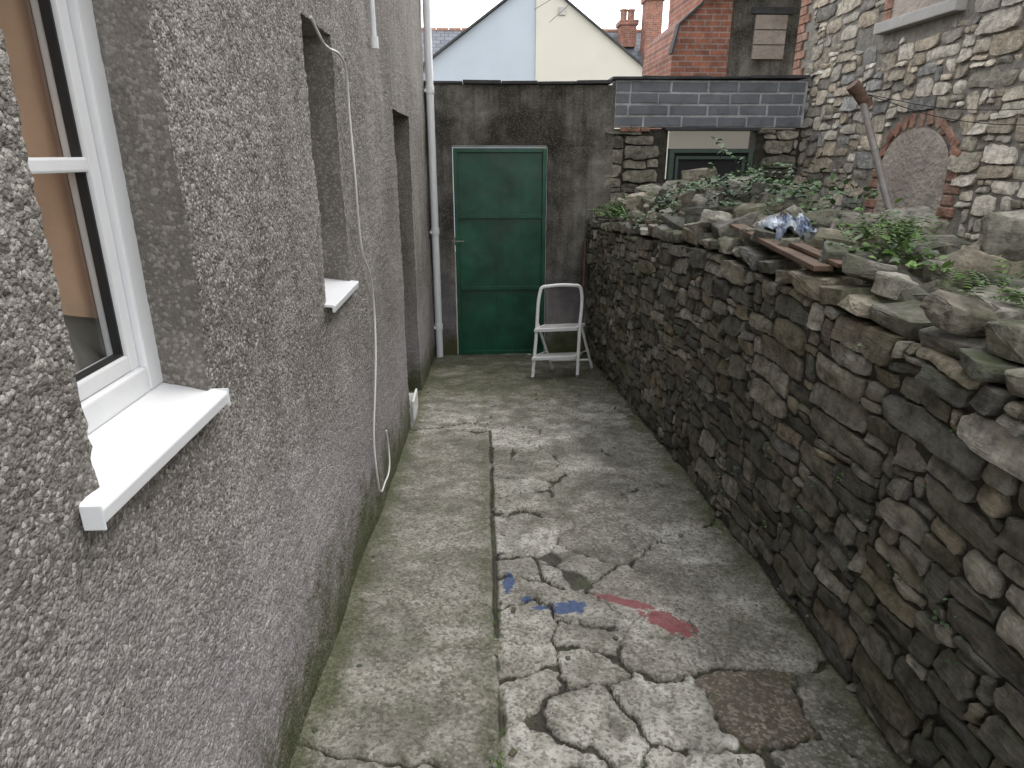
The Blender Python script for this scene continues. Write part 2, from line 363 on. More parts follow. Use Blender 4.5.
def window(k,o,fx,sillfront,syn,syf,trans):
    y0,y1,z0,z1,d=o; w=.045; xb=fx-.05
    def fr(n,lo,hi,m=M_upvc,b=.004): box('window_%d_%s'%(k,n),lo,hi,m,house,b)
    zb=z0+.025
    fr('stile_far',(xb,y1-w,zb),(fx,y1+.004,z1)); fr('stile_near',(xb,y0-.004,zb),(fx,y0+w,z1))
    fr('rail_bottom',(xb,y0+w,zb),(fx-.001,y1-w,zb+w)); fr('rail_top',(xb,y0+w,z1-w),(fx-.001,y1-w,z1))
    s=.03; f2=fx-.012
    fr('sash_far',(xb,y1-w-s,zb+w),(f2,y1-w-.0015,z1-w)); fr('sash_near',(xb,y0+w+.0015,zb+w),(f2,y0+w+s,z1-w))
    fr('sash_bottom',(xb,y0+w+s,zb+w+.0015),(f2-.001,y1-w-s,zb+w+s)); 
    if trans: fr('transom',(xb,y0+w+s,trans),(f2-.001,y1-w-s,trans+.022))
    fr('gasket_far',(xb+.015,y1-w-s-.004,zb+w+s),(f2-.008,y1-w-s,z1-w),M_seal,0)
    fr('gasket_bottom',(xb+.015,y0+w+s,zb+w+s),(f2-.008,y1-w-s-.004,zb+w+s+.004),M_seal,0)
    mesh('window_%d_glass'%k,[(fx-.034,y0+w+s-.004,zb+w+s-.004),(fx-.034,y1-w-s+.004,zb+w+s-.004),(fx-.034,y1-w-s+.004,z1-w),(fx-.034,y0+w+s-.004,z1-w)],[(0,1,2,3)],M_glass,house)
    V=[(fx-.03,z0+.026),(fx+.001,z0+.024),(sillfront,z0),(sillfront+.002,z0-.004),(sillfront,z0-.024),(sillfront-.008,z0-.024),(sillfront-.008,z0-.008),(fx-.03,z0+.012)]
    VV=[(x,yy,z) for yy in (syn,syf) for x,z in V]; n=len(V)
    FF=[tuple(range(n)),tuple(range(2*n-1,n-1,-1))]+[(i,i+n,(i+1)%n+n,(i+1)%n) for i in range(n)]
    ob=mesh('window_%d_sill'%k,VV,FF,M_upvc,house); md=ob.modifiers.new('b','BEVEL'); md.width=.0015; md.segments=2; md.limit_method='ANGLE'
window(1,ops[0],-.597,-.490,.752,1.190,1.335)
window(2,ops[1],-.670,-.484,2.12,2.56,1.35)
box('sill_endcap',(-.515,1.190,.905),(-.487,1.193,.940),M_upvc,house,.001)
box('sill_endcap_near',(-.515,.749,.905),(-.487,.752,.940),M_upvc,house,.001)
V=[];Fc=[]
for i in range(81):
    y=.62+i*.8/80; x=-.685+.010*math.sin(y*45)+.006*math.sin(y*21)
    V+=[(x,y,1.13+.05*math.sin(y*9)),(x,y,1.93)]
    if i: Fc.append((2*i-2,2*i,2*i+1,2*i-1))
mesh('curtain',V,Fc,M_room,house,True)
V=[];Fc=[]
for i in range(30):
    for j in range(16):
        y=.7+.55*i/29; z=.98+.15*j/15; V.append((-.70-.03*noise.noise(Vector((y*16,z*14,0)))-.06*j/15,y,z-.03*noise.noise(Vector((y*9,3,0)))))
for i in range(29):
    for j in range(15): a=i*16+j; Fc.append((a,a+16,a+17,a+1))
mesh('cloth_on_sill',V,Fc,M_net,house,True)
box('back_door',(-.70,4.2,-.55),(-.675,5.1,1.62),M_door,house,.003)
box('door_panel',(-.674,4.32,.3),(-.668,4.98,1.45),M_door,house,.003)
box('door_step',(-.63,4.16,-.47),(-.49,4.50,-.28),M_conc,house,.01)
box('step_trim',(-.49,4.16,-.36),(-.475,4.42,-.22),M_white,house,.004)
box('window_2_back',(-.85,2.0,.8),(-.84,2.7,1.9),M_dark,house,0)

dp=empty('downpipe')
tube('pipe',[(-.455,6.60,-.66),(-.455,6.60,3.85)],.036,M_upvc,dp,smooth=False)
for z in(.62,1.9,3.1,-.35): tube('collar',[(-.455,6.60,z),(-.455,6.60,z+.06)],.042,M_upvc,dp,smooth=False); box('bracket',(-.505,6.57,z+.01),(-.42,6.66,z+.035),M_upvc,dp,.002)
ov=empty('overflow_pipe')
tube('pipe',[(-.485,3.42,1.86),(-.485,3.42,3.8)],.012,M_upvc,ov,smooth=False); tube('end_cap',[(-.485,3.42,1.83),(-.485,3.42,1.88)],.019,M_upvc,ov,smooth=False)
cb=[(2.19,1.745),(2.30,1.70),(2.42,1.695),(2.60,1.69),(2.68,1.655),(2.71,1.5),(2.69,1.27),(2.72,1.10),(2.75,.99),(2.88,.85),(2.95,.73),(2.90,.55),(2.78,.35),(2.70,.15),(2.68,-.02),(2.74,-.13),(2.90,-.17),(3.02,-.15),(3.08,-.05),(3.04,.05)]
tube('hanging_cable',[(-.492+.004*math.sin(i*2.3),a,b) for i,(a,b) in enumerate(cb)],.0042,M_cable)

# ---------------------------------------------------------------- stones
def stones(name,s0,s1,h0,h1,cs,ch,mp,pal,mat,parent,seed,skip=None,chop=.35,prot=.02,res=.012,edge_r=.006,warp=.45,maxh=3,wr=(1.5,4),gap=(.0008,.003),bord=-.04,hw=(.3,.42,.28),tone_fn=None,sharp=38):
    R=random.Random(seed); nc=int((s1-s0)/cs); nr=int((h1-h0)/ch); occ=np.zeros((nr,nc),bool)
    V=[];Fc=[];C=[];E=[];
    for r in range(nr):
        for c in range(nc):
            if occ[r,c]: continue
            hh=R.choices(range(1,maxh+1),hw[:maxh])[0]; ww=max(1,int(round(hh*ch/cs*R.uniform(*wr))))
            hh=min(hh,nr-r); w=0
            while w<ww and c+w<nc and not occ[r,c+w]: w+=1
            while hh>1 and occ[r:r+hh,c:c+w].any(): hh-=1
            occ[r:r+hh,c:c+w]=True
            a0=s0+c*cs;a1=s0+(c+w)*cs;b0=h0+r*ch;b1=h0+(r+hh)*ch
            if skip and skip((a0+a1)/2,(b0+b1)/2,a0,a1,b0,b1): continue
            g=R.uniform(*gap); a0+=g;a1-=g;b0+=g*.8;b1-=g*.8
            W=a1-a0;H=b1-b0
            n=max(6,min(24,int(W/res)));m=max(5,min(14,int(H/res)))
            la=np.concatenate([[-1],np.linspace(-.975,.975,n),[1]]); lb=np.concatenate([[-1],np.linspace(-.95,.95,m),[1]]); n+=2; m+=2
            AA,BB=np.meshgrid(la,lb)
            cw=np.clip(np.abs(AA)+np.abs(BB)-1.25,0,.75)
            cq=[R.uniform(0,chop) for _ in range(4)]
            q=np.where(AA<0,np.where(BB<0,cq[0],cq[1]),np.where(BB<0,cq[2],cq[3]))
            PA=AA*(1-q*cw*min(1,H/W*1.6)); PB=BB*(1-q*cw)
            j=[R.uniform(-.14,.04) for _ in range(8)]
            bil=lambda q:((1-AA)*(1-BB)*q[0]+(1+AA)*(1-BB)*q[1]+(1-AA)*(1+BB)*q[2]+(1+AA)*(1+BB)*q[3])/4
            PS=(a0+a1)/2+PA*W/2*(1+bil(j[:4])*min(1,H/W*1.4)); PH=(b0+b1)/2+PB*H/2*(1+bil(j[4:]))
            sx=(PS+(fbm(PS,PH,1/(cs*3),seed+200,2)-.5)*cs*1.1*warp+(fbm(PS,PH,1/(cs*.5),seed+210,2)-.5)*cs*.30)
            hx=(PH+(fbm(PS,PH,1/(ch*4),seed+300,2)-.5)*ch*1.8*warp+(fbm(PS,PH,1/(ch*.6),seed+310,2)-.5)*ch*.30)
            de=np.minimum((1-np.abs(AA))*W/2,(1-np.abs(BB))*H/2)
            er=edge_r*R.uniform(.3,1.8); ed=np.clip(de/er,0,1)
            base=R.uniform(0,1)*prot; o=R.uniform(0,99)
            fn=fbm(PS+o,PH,12,seed+5,3)-.5; st=np.round(fbm(PS*.5+o,PH,22,seed+6,2)*4)/4-.5
            d=base+R.uniform(-.5,.5)*prot*AA+R.uniform(-.7,.3)*prot*BB+fn*prot*1.2+st*prot*.8-(1-ed)**2*er*.7
            border=(np.abs(AA)>.999)|(np.abs(BB)>.999); d=np.where(border,bord,d); ed=np.where(border,0,.4+.6*ed)
            pc=R.choice(pal); v=R.uniform(.6,1.4)*(tone_fn((a0+a1)/2,(b0+b1)/2) if tone_fn else 1); col=(pc[0]*v,pc[1]*v,pc[2]*v,1)
            off=len(V)
            for qq in range(m):
                for p in range(n): V.append(mp(sx[qq,p],hx[qq,p],d[qq,p]))
            E+=ed.ravel().tolist(); C+= [col]*(n*m)
            for qq in range(m-1):
                for p in range(n-1):
                    i=off+qq*n+p; Fc.append((i,i+n,i+n+1,i+1))
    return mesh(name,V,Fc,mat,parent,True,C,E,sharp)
wallE=empty('drystone_wall')
ty=[-1.5,.5,1.14,1.43,1.89,2.42,3.13,4.35,6.27,6.7]; tz=[.9,.9,.90,.93,.93,.95,.95,.86,.72,.70]
def top(y): return float(np.interp(y,ty,tz))
bx=lambda y: float(np.interp(y,[0,1.25,2.2,4,6.4],[1.05,1.06,1.10,1.11,1.11]))
def mpR(s,h,d):
    z0=gz(s)-.06; t_=h/1.3; z=z0+t_*(top(s)-z0)
    return (bx(s)*(1-t_)+1.055*t_-d+.02,s,z)
palD=[(.20,.182,.145),(.15,.137,.113),(.255,.235,.195),(.175,.155,.118),(.125,.12,.105),(.33,.305,.26),(.21,.178,.13),(.16,.15,.125)]
stones('face_stones',-.6,6.68,0,1.3,.042,.032,mpR,palD,M_dry,wallE,11,maxh=3,wr=(1.8,4.2),prot=.017,tone_fn=lambda s,h:.70+.38*h/1.3)  # stone colours get darker towards the wall foot
V=[];Fc=[]
yl=np.linspace(-.7,6.68,60)
for i,y in enumerate(yl):
    zb=gz(y)-.2; zt=top(y)-.03
    V+=[(bx(y)+.035,y,zb),(1.08,y,zt),(1.62,y,zt+.0),(1.62,y,zb)]
    if i:
        a=4*(i-1); Fc+=[(a,a+4,a+5,a+1),(a+1,a+5,a+6,a+2),(a+2,a+6,a+7,a+3)]
Fc+=[(0,1,2,3),(4*59+3,4*59+2,4*59+1,4*59)]
mesh('core',V,Fc,M_core,wallE)
def pile(x,y):
    e=np.clip((x-1.08)/.25,0,1)
    g=.25*np.exp(-((x-1.5)/.34)**2-((y-4.9)/1.1)**2)+.14*np.exp(-((x-1.55)/.3)**2-((y-3.5)/.8)**2)+.06*np.exp(-((x-1.6)/.3)**2-((y-1.9)/.9)**2)
    return g*e-.33*np.clip((x-1.75)/.35,0,1)*np.clip((5.6-y)/.8,0,1)
xg=np.linspace(1.10,3.2,90); yg=np.linspace(-.7,6.69,260); XG,YG=np.meshgrid(xg,yg)
ZG=np.interp(YG,ty,tz)-.02+pile(XG,YG)+(fbm(XG,YG,5,90,4)-.5)*.12
a,b=XG.shape; ii=np.arange(a*b).reshape(a,b)
mesh('garden_soil',np.stack([XG,YG,ZG],-1).reshape(-1,3),np.stack([ii[:-1,:-1],ii[:-1,1:],ii[1:,1:],ii[1:,:-1]],-1).reshape(-1,4),M_soil,None,True)
def gtop(x,y): return float(np.interp(y,ty,tz)-.02+pile(np.array(x),np.array(y)))

class Rocks:
    def __init__(s): s.V=[];s.F=[];s.C=[];s.E=[]
    def add(s,loc,size,rot,col,seed):
        R=random.Random(seed); bm=bmesh.new()
        for i in range(8):
            p=[(1 if i>>k&1 else -1)*R.uniform(.62,1) for k in range(3)]
            bm.verts.new((p[0]*size[0]/2,p[1]*size[1]/2,p[2]*size[2]/2))
        for i in range(4):
            p=[R.uniform(-.8,.8) for _ in range(3)]; ax=R.randrange(3); p[ax]=math.copysign(R.uniform(.85,1.05),p[ax])
            bm.verts.new((p[0]*size[0]/2,p[1]*size[1]/2,p[2]*size[2]/2))
        r=bmesh.ops.convex_hull(bm,input=bm.verts)
        bmesh.ops.delete(bm,geom=[g for g in r['geom_interior'] if isinstance(g,bmesh.types.BMVert)],context='VERTS')
        bmesh.ops.dissolve_limit(bm,angle_limit=.2,verts=bm.verts,edges=bm.edges)
        mn=min(size)
        try: bmesh.ops.bevel(bm,geom=bm.edges[:],offset=mn*.05,segments=1,affect='EDGES',clamp_overlap=True)
        except Exception: pass
        bmesh.ops.triangulate(bm,faces=bm.faces)
        bmesh.ops.subdivide_edges(bm,edges=[e for e in bm.edges if e.calc_length()>.025],cuts=2 if max(size)>.12 else 1,use_grid_fill=True)
        bmesh.ops.triangulate(bm,faces=bm.faces)
        M=Matrix.Translation(loc)@rot.to_4x4(); off=len(s.V); o=Vector((R.uniform(0,50),R.uniform(0,50),0))
        bm.normal_update()
        for v in bm.verts:
            q=v.co+v.normal*(noise.noise(v.co*22+o)*min(mn,.12)*.14+noise.noise(v.co*70+o)*min(mn,.12)*.06)
            s.V.append(tuple(M@q)); s.C.append((*col,1)); s.E.append(.8+.2*R.random())
        bm.verts.index_update()
        for f in bm.faces: s.F.append(tuple(off+v.index for v in f.verts))
        bm.free()
    def build(s,name,parent,mat=M_rock): return mesh(name,s.V,s.F,mat,parent,False,s.C,s.E)
def rotr(R,tilt=.3): return (Matrix.Rotation(R.uniform(-tilt,tilt),3,'X')@Matrix.Rotation(R.uniform(-tilt,tilt),3,'Y')@Matrix.Rotation(R.uniform(0,6.28),3,'Z'))
palR=[(.20,.185,.15),(.15,.14,.115),(.26,.24,.20),(.17,.15,.115),(.12,.115,.10),(.32,.295,.25),(.22,.19,.145)]
def pc_(R,a=.7,b=1.25):
    v=R.uniform(a,b); return tuple(q*v for q in R.choice(palR))
R=random.Random(5); rk=Rocks(); y=.4; sd=100
while y<6.6:
    l=R.uniform(.08,.22); w=R.uniform(.13,.22); h=R.uniform(.04,.085)
    rot=Matrix.Rotation(R.uniform(-.3,.3),3,'Z')@Matrix.Rotation(R.uniform(-.14,.14),3,'X')@Matrix.Rotation(R.uniform(-.14,.10),3,'Y')
    rk.add((1.06+w*.42+R.uniform(-.005,.035),y+l/2,top(y)+h*.3),(w,l*1.1,h),rot,pc_(R,.8,1.4),sd); sd+=1
    if R.random()<.6: rk.add((1.13+R.uniform(0,.08),y+l/2,top(y)+h+.03),(R.uniform(.08,.18),R.uniform(.08,.2),R.uniform(.05,.09)),rotr(R,.3),pc_(R),sd); sd+=1
    y+=l*.97
for i in range(320):
    x=1.22+abs(R.gauss(0,.32)); y=R.uniform(.6,6.55); 
    if x>2.2: continue
    b=R.choice([.06,.09,.12,.15,.18,.22]); 
    rk.add((x,y,gtop(x,y)+b*.2),(b*R.uniform(.9,1.6),b*R.uniform(.8,1.2),b*R.uniform(.45,.8)),rotr(R,.45),pc_(R),sd); sd+=1
for (x,y,z,a,b_,c) in [(1.35,4.6,1.08,.34,.26,.2),(1.5,4.2,1.12,.3,.24,.18),(1.28,5.3,1.0,.3,.2,.16),(1.55,3.6,1.08,.3,.22,.18),(1.38,3.9,1.05,.26,.2,.14),
    (1.6,4.9,1.18,.28,.24,.2),(1.35,2.9,1.03,.26,.2,.14),(1.5,2.6,1.06,.22,.18,.15),(1.55,2.2,1.04,.2,.16,.13),(1.42,1.75,1.04,.20,.18,.13),(1.62,1.65,1.08,.18,.17,.16),(1.24,2.2,1.0,.22,.2,.09),(1.3,1.5,1.0,.2,.24,.1),(1.66,2.0,1.12,.18,.16,.17),(1.2,3.4,1.0,.22,.3,.1),(1.8,4.7,1.12,.3,.3,.2),(1.45,5.6,1.02,.3,.24,.2),(1.72,1.78,1.15,.12,.14,.2),(1.60,2.35,1.08,.14,.12,.14),(1.22,3.9,.98,.24,.34,.07)]:
    rk.add((x,y,z),(a,b_,c),rotr(R,.25),pc_(R,.9,1.3),sd); sd+=1
rk.build('coping_stones',wallE)
rk=Rocks()
for i in range(190):
    y=R.uniform(1.0,6.4); x=R.choice([R.gauss(1.06,.05),R.gauss(-.47,.03),R.gauss(.04,.03),R.uniform(0,1)])
    if x>1.12 or x<-.5: continue
    b=R.uniform(.004,.019); rk.add((x,y,gz(y)+b*.2),(b*1.3,b,b*.7),rotr(R,.5),pc_(R),sd); sd+=1
rk.build('path_debris',None)

# ---------------------------------------------------------------- BACK WALL
bw=empty('yard_back_wall'); BY=6.70
def gridwall(name,x0,x1,z0,z1,y,mat,parent,amp=.011,step=.025,thick=.2):
    nx=max(2,int((x1-x0)/step)); nz=max(2,int((z1-z0)/step)); xs=np.linspace(x0,x1,nx+1); zs=np.linspace(z0,z1,nz+1); a,b=np.meshgrid(xs,zs)
    yy=y-(fbm(a,b,8,130,3)-.5)*amp*3-(fbm(a,b,30,131,3)-.5)*amp
    V=np.stack([a,yy,b],-1).reshape(-1,3); m,n=a.shape; ii=np.arange(m*n).reshape(m,n)
    F=np.stack([ii[:-1,:-1],ii[:-1,1:],ii[1:,1:],ii[1:,:-1]],-1).reshape(-1,4)
    mesh(name,V,F,mat,parent,True)
    box(name+'_core',(x0,y+.02,z0),(x1,y+thick,z1),mat,parent,0)
gridwall('render_left',-.535,-.275,-.95,1.45,BY,M_back,bw)
gridwall('render_lintel',-.535,1.30,1.45,1.985,BY-.004,M_back,bw)
gridwall('render_right',.665,1.30,-.95,1.45,BY,M_back,bw)
box('stone_backing',(1.30,BY+.03,-.95),(1.84,BY+.2,1.60),M_core,bw,0)
box('stone_backing_low',(1.84,BY+.03,-.95),(2.72,BY+.2,1.13),M_core,bw,0)
box('stone_backing_right',(2.72,BY+.03,-.95),(3.2,BY+.2,1.60),M_core,bw,0)
palB=[(.24,.215,.175),(.18,.165,.135),(.29,.26,.21),(.15,.135,.11)]
mpB=lambda s,h,d:(s,BY-d+.01,h)
stones('rubble_stonework',1.22,3.16,.6,1.60,.06,.045,mpB,palB,M_dry,bw,21,skip=lambda s,h,a0,a1,b0,b1:(a1>1.85 and a0<2.71 and b1>1.13),prot=.03,res=.02)
box('wood_lintel',(1.80,BY-.03,1.585),(2.74,BY+.15,1.612),M_slate,bw,.004)
box('block_mortar',(1.30,BY+.002,1.616),(3.16,BY+.2,2.03),M_bmort,bw,0)
for r in range(4):
    x=1.305-R.uniform(.05,.28); zz=1.621+r*.103
    while x<3.15:
        a=max(1.305,x); bl=R.uniform(.26,.40); b=min(3.15,x+bl)
        if b-a>.03: box('block',(a,BY-.006+R.uniform(-.004,.004),zz+R.uniform(0,.004)),(b-R.uniform(.014,.022),BY+.05,zz+.086+R.uniform(-.004,.003)),M_block,bw,.006,rot=Matrix.Rotation(R.uniform(-.012,.012),3,'Y'))
        x+=bl
for i in range(3): box('red_brick',(1.36+i*.1,BY-.014,1.575),(1.45+i*.1,BY+.02,1.612),M_bk,bw,.004)
x=-.53
while x<3.12:
    l=R.uniform(.28,.42); e=min(3.15,x+l)
    zc=1.99+max(0,(x-.6))*.018 if x<1.2 else 2.035+(x-1.3)*.010
    box('coping_slate',(x,BY-.035-R.uniform(0,.02),zc),(e-.006,BY+.24,zc+R.uniform(.020,.032)),M_slate,bw,.004,rot=Matrix.Rotation(R.uniform(-.016,.016),3,'Y')); x=e
g=empty('metal_gate'); gx0,gx1,gz0,gz1=-.262,.652,-.655,1.425; gy=BY+.02
box('sheet',(gx0+.01,gy+.006,gz0+.01),(gx1-.01,gy+.012,gz1-.01),M_gate,g,0)
for n_,lo,hi in (('stile_l',(gx0,gy-.034,gz0),(gx0+.04,gy+.02,gz1)),('stile_r',(gx1-.04,gy-.034,gz0),(gx1,gy+.02,gz1)),('rail_top',(gx0+.04,gy-.032,gz1-.04),(gx1-.04,gy+.018,gz1)),('rail_bot',(gx0+.04,gy-.032,gz0),(gx1-.04,gy+.018,gz0+.04)),('rail_upper',(gx0+.04,gy-.034,.76),(gx1-.04,gy+.005,.80)),('rail_lower',(gx0+.04,gy-.034,.04),(gx1-.04,gy+.005,.08))):
    box(n_,lo,hi,M_gate,g,.004)
box('latch',(gx0-.005,gy-.05,.50),(gx0+.05,gy-.034,.58),M_gate,g,.004); tube('bolt',[(gx0-.03,gy-.055,.54),(gx0+.09,gy-.055,.54)],.007,M_steel,g,smooth=False)
box('frame_head',(gx0-.015,BY+.045,gz1+.004),(gx1+.015,BY+.12,gz1+.022),M_white,g,.002)  # white strips, here and below, painted as daylight through the gate gaps
box('frame_jamb',(gx1+.002,BY+.03,gz0),(gx1+.010,BY+.12,gz1),M_white,g,.002)
ow=empty('timber_window_frame'); a0,a1,b0,b1=1.86,2.70,1.0,1.42; oy=BY+.01
box('panel',(a0+.04,oy+.02,b0),(a1-.04,oy+.03,b1-.03),M_dark,ow,0)
for n_,lo,hi in (('head',(a0,oy-.02,b1-.04),(a1,oy+.06,b1)),('jamb_l',(a0,oy-.018,b0),(a0+.05,oy+.055,b1-.04)),('jamb_r',(a1-.05,oy-.018,b0),(a1,oy+.055,b1-.04)),('inner_head',(a0+.07,oy-.005,b1-.10),(a1-.07,oy+.02,b1-.07)),('inner_l',(a0+.07,oy-.005,b0),(a0+.10,oy+.019,b1-.10)),('inner_r',(a1-.10,oy-.005,b0),(a1-.07,oy+.019,b1-.10))):
    box(n_,lo,hi,M_olive,ow,.004)

# ---------------------------------------------------------------- STONE HOUSE (right)
hs=empty('stone_house'); HX=3.17
box('core',(HX+.008,-1.5,-1.3),(9,7.06,5.2),M_mortar,hs,0)
palH=[(.42,.37,.29),(.35,.31,.245),(.48,.43,.355),(.30,.27,.23),(.39,.325,.245),(.26,.25,.23),(.53,.48,.40),(.45,.38,.29)]
def skipH(s,h,a0,a1,b0,b1):
    if a1>4.36 and a0<5.42 and b0<1.72 : 
        return ((s-4.89)/.52)**2+((max(h,1.25)-1.25)/.44)**2<1.05
    if a1>4.68 and a0<5.58 and b1>2.22 and b0<3.3: return True
    if a1>6.86 and b1>2.0: return True
    return False
stones('wall_stones',1.2,7.08,.4,3.9,.07,.045,lambda s,h,d:(HX-d+.002,s,h),palH,M_house,hs,33,skip=skipH,prot=.018,res=.028,edge_r=.008,maxh=3,wr=(1.2,3.6),chop=.4,warp=.4,gap=(.001,.005),bord=-.012,hw=(.4,.4,.2))
box('infill',(HX-.004,4.5,.4),(HX+.04,5.28,1.28),M_infill,hs,.002)
V=[(HX-.004,4.5+.78*i/20,1.28) for i in range(21)]+[(HX-.004,4.89-.39*math.cos(math.pi*i/20),1.28+.27*math.sin(math.pi*i/20)) for i in range(21)]
mesh('infill_arch',V,[(i,i+21,i+22,i+1) for i in range(20)],M_infill,hs)
nv=15
for i in range(nv):
    a=math.pi*(i+.5)/nv; cy=4.89-.445*math.cos(a)+R.uniform(-.008,.008); cz=1.27+.335*math.sin(a)+R.uniform(-.008,.008); q=R.uniform(-.006,.012); hh=R.uniform(.045,.06)
    box('arch_brick',(-.008+HX+q,cy-.029,cz-hh),(HX+.03,cy+.029,cz+hh),M_bk,hs,.010,rot=Matrix.Rotation(math.atan2(-math.cos(a)*.8,math.sin(a))+R.uniform(-.1,.1),3,'X'))
for sgn,yy in ((-1,4.44),(1,5.34)):
    for i in range(11): 
        w=.045+(.035 if i%2 else 0); q=R.uniform(-.004,.010); e=R.uniform(-.008,.008); box('jamb_brick',(HX-.008+q,yy-w+e,.42+i*.077),(HX+.03,yy+w+e,.486+i*.077),M_bk,hs,.010)
box('upper_sill',(HX-.07,4.66,2.25),(HX+.1,5.60,2.33),M_conc,hs,.008)
box('upper_window',(HX+.0,4.74,2.335),(HX+.04,5.52,3.3),M_infill,hs,0)
for i in range(12): 
    for yy in (4.70,5.55): box('reveal_brick',(HX-.015,yy-.05,2.34+i*.08),(HX+.03,yy+.05,2.41+i*.08),M_bk,hs,.005)
for i in range(24):
    w=.2 if i%2 else .12; box('quoin_brick',(HX-.012,7.08-w,2.02+i*.078),(HX+.03,7.085,2.09+i*.078),M_bk,hs,.005)
box('roof_slab',(3.0,-1.6,5.2),(9.2,7.2,5.3),M_slate,hs,0)

# ---------------------------------------------------------------- background
bb=empty('brick_outbuilding')
def prism(name,pts,y0,y1,mat,parent):
    n=len(pts); V=[(x,y0,z) for x,z in pts]+[(x,y1,z) for x,z in pts]
    return mesh(name,V,[tuple(range(n)),tuple(range(2*n-1,n-1,-1))]+[(i,i+n,(i+1)%n+n,(i+1)%n) for i in range(n)],mat,parent)
prism('brick_wall',[(2.30,-1.4),(2.98,-1.4),(2.98,3.9),(2.62,3.9),(2.62,3.02),(2.36,2.80),(2.30,2.5)],8.5,10,M_brick,bb)
prism('verge',[(2.28,2.5),(2.35,2.82),(2.62,3.05),(2.62,3.02),(2.36,2.80),(2.30,2.5)][::-1],8.46,8.6,M_slate,bb)
prism('rendered_wall',[(2.98,-1.4),(4.2,-1.4),(4.2,4.2),(2.98,4.2)],8.55,10,M_back,bb)
box('blocked_window',(3.28,8.52,2.45),(3.66,8.57,2.92),M_infill,bb,.004); box('window_lintel',(3.22,8.51,2.93),(3.72,8.57,3.0),M_slate,bb,.004)
for k in range(2): box('block_joint',(3.28,8.515,2.60+k*.16),(3.66,8.53,2.608+k*.16),M_dark,bb,0)
box('eaves',(2.5,8.40,3.1),(4.2,8.5,3.16),M_slate,bb,.004)
sh=empty('white_shed'); box('walls',(2.2,8.0,-1.4),(5,8.3,1.75),M_cream,sh,.01); box('roof',(2.1,7.9,1.75),(5.1,8.4,1.80),M_slate,sh,.01)  # pale box added behind the wall opening to pass for bright sky
gh=empty('rendered_gable_house')
prism('gable_pale',[(-1.5,-1.4),(1.58,-1.4),(1.58,5.84),(-1.5,3.70)],20,26,M_pale,gh)
prism('gable_cream',[(1.583,-1.4),(5.0,-1.4),(5.0,3.40),(1.583,5.86)],19.95,26,M_cream,gh)
prism('verge_right',[(1.583,5.87),(1.583,5.92),(5.12,3.37),(5.08,3.34)],19.85,26,M_slate,gh)
prism('verge_left',[(1.58,5.87),(-1.60,3.64),(-1.63,3.68),(1.58,5.92)][::-1],19.85,26,M_slate,gh)
box('alarm_box',(2.2,19.9,4.95),(2.38,19.97,5.15),M_conc,gh,.01)
sr=empty('slate_roof_house')
box('walls',(-6,24,-1.4),(6.9,30,3.0),M_brick,sr,0)
ro=mesh('roof',[(-6.2,0,0),(7.5,0,0),(6.1,4.0,0),(-6.2,4.0,0)],[(0,1,2,3)],M_slates,sr); ro.location=(0,23.5,2.95); ro.rotation_euler=(math.radians(42),0,0)
mesh('roof_hip',[(7.5,23.5,2.95),(7.5,30,2.95),(6.1,26.47,5.62)],[(0,1,2)],M_slates,sr)
for i in range(27): 
    tube('ridge_tile',[(-6+i*.45,26.5,5.62),(-5.57+i*.45,26.5,5.62)],.09,M_bk,sr,smooth=False,res=3)
def chimney(x0,x1,y,z0,z1,pots):
    box('chimney_stack',(x0,y,z0),(x1,y+.7,z1),M_brick,sr,.02); box('chimney_cap',(x0-.06,y-.06,z1-.16),(x1+.06,y+.76,z1),M_brick,sr,.02)
    for p in pots: tube('chimney_pot',[(p,y+.35,z1),(p,y+.35,z1+.12),(p,y+.35,z1+.38)],.12,M_bk,sr,smooth=False); tube('pot_rim',[(p,y+.35,z1+.33),(p,y+.35,z1+.38)],.15,M_bk,sr,smooth=False)
chimney(5.78,6.35,25,4.2,6.5,(5.9,6.2)); chimney(5.05,5.6,25.6,5.0,5.85,(5.18,5.45))
for k in range(2): tube('telephone_wire',[(1.5+k*.4,19.5,5.0-k*.3),(3.5,16,5.6),(6+k,12,6.8)],.006,M_seal)

# ---------------------------------------------------------------- step ladder
ld=empty('step_ladder')
FL=Vector((.44,5.50,gz(5.5)+.012)); FR=Vector((.85,5.55,gz(5.55)+.012)); RL=Vector((.66,5.86,gz(5.86)+.012)); RR=Vector((1.04,5.86,gz(5.86)+.012))
TL=Vector((.515,5.72,.20)); TR=Vector((.895,5.77,.20)); up=Vector((.0,.0,.055))
tube('front_frame',[FL,FL.lerp(TL,.5),TL,TL+Vector((.02,.01,.045)),TL.lerp(TR,.2)+up*1.05,TL.lerp(TR,.8)+up*1.05,TR+Vector((-.02,0,.045)),TR,FR.lerp(TR,.5),FR],.0155,M_white,ld)
hl=FL.lerp(TL,.66)+Vector((0,.02,0)); hr=FR.lerp(TR,.66)+Vector((0,.02,0))
tube('rear_frame',[RL,hl],.013,M_white,ld,smooth=False); tube('rear_frame_r',[RR,hr],.013,M_white,ld,smooth=False)
tube('rear_brace',[RL.lerp(hl,.2),RR.lerp(hr,.2)],.010,M_white,ld,smooth=False)
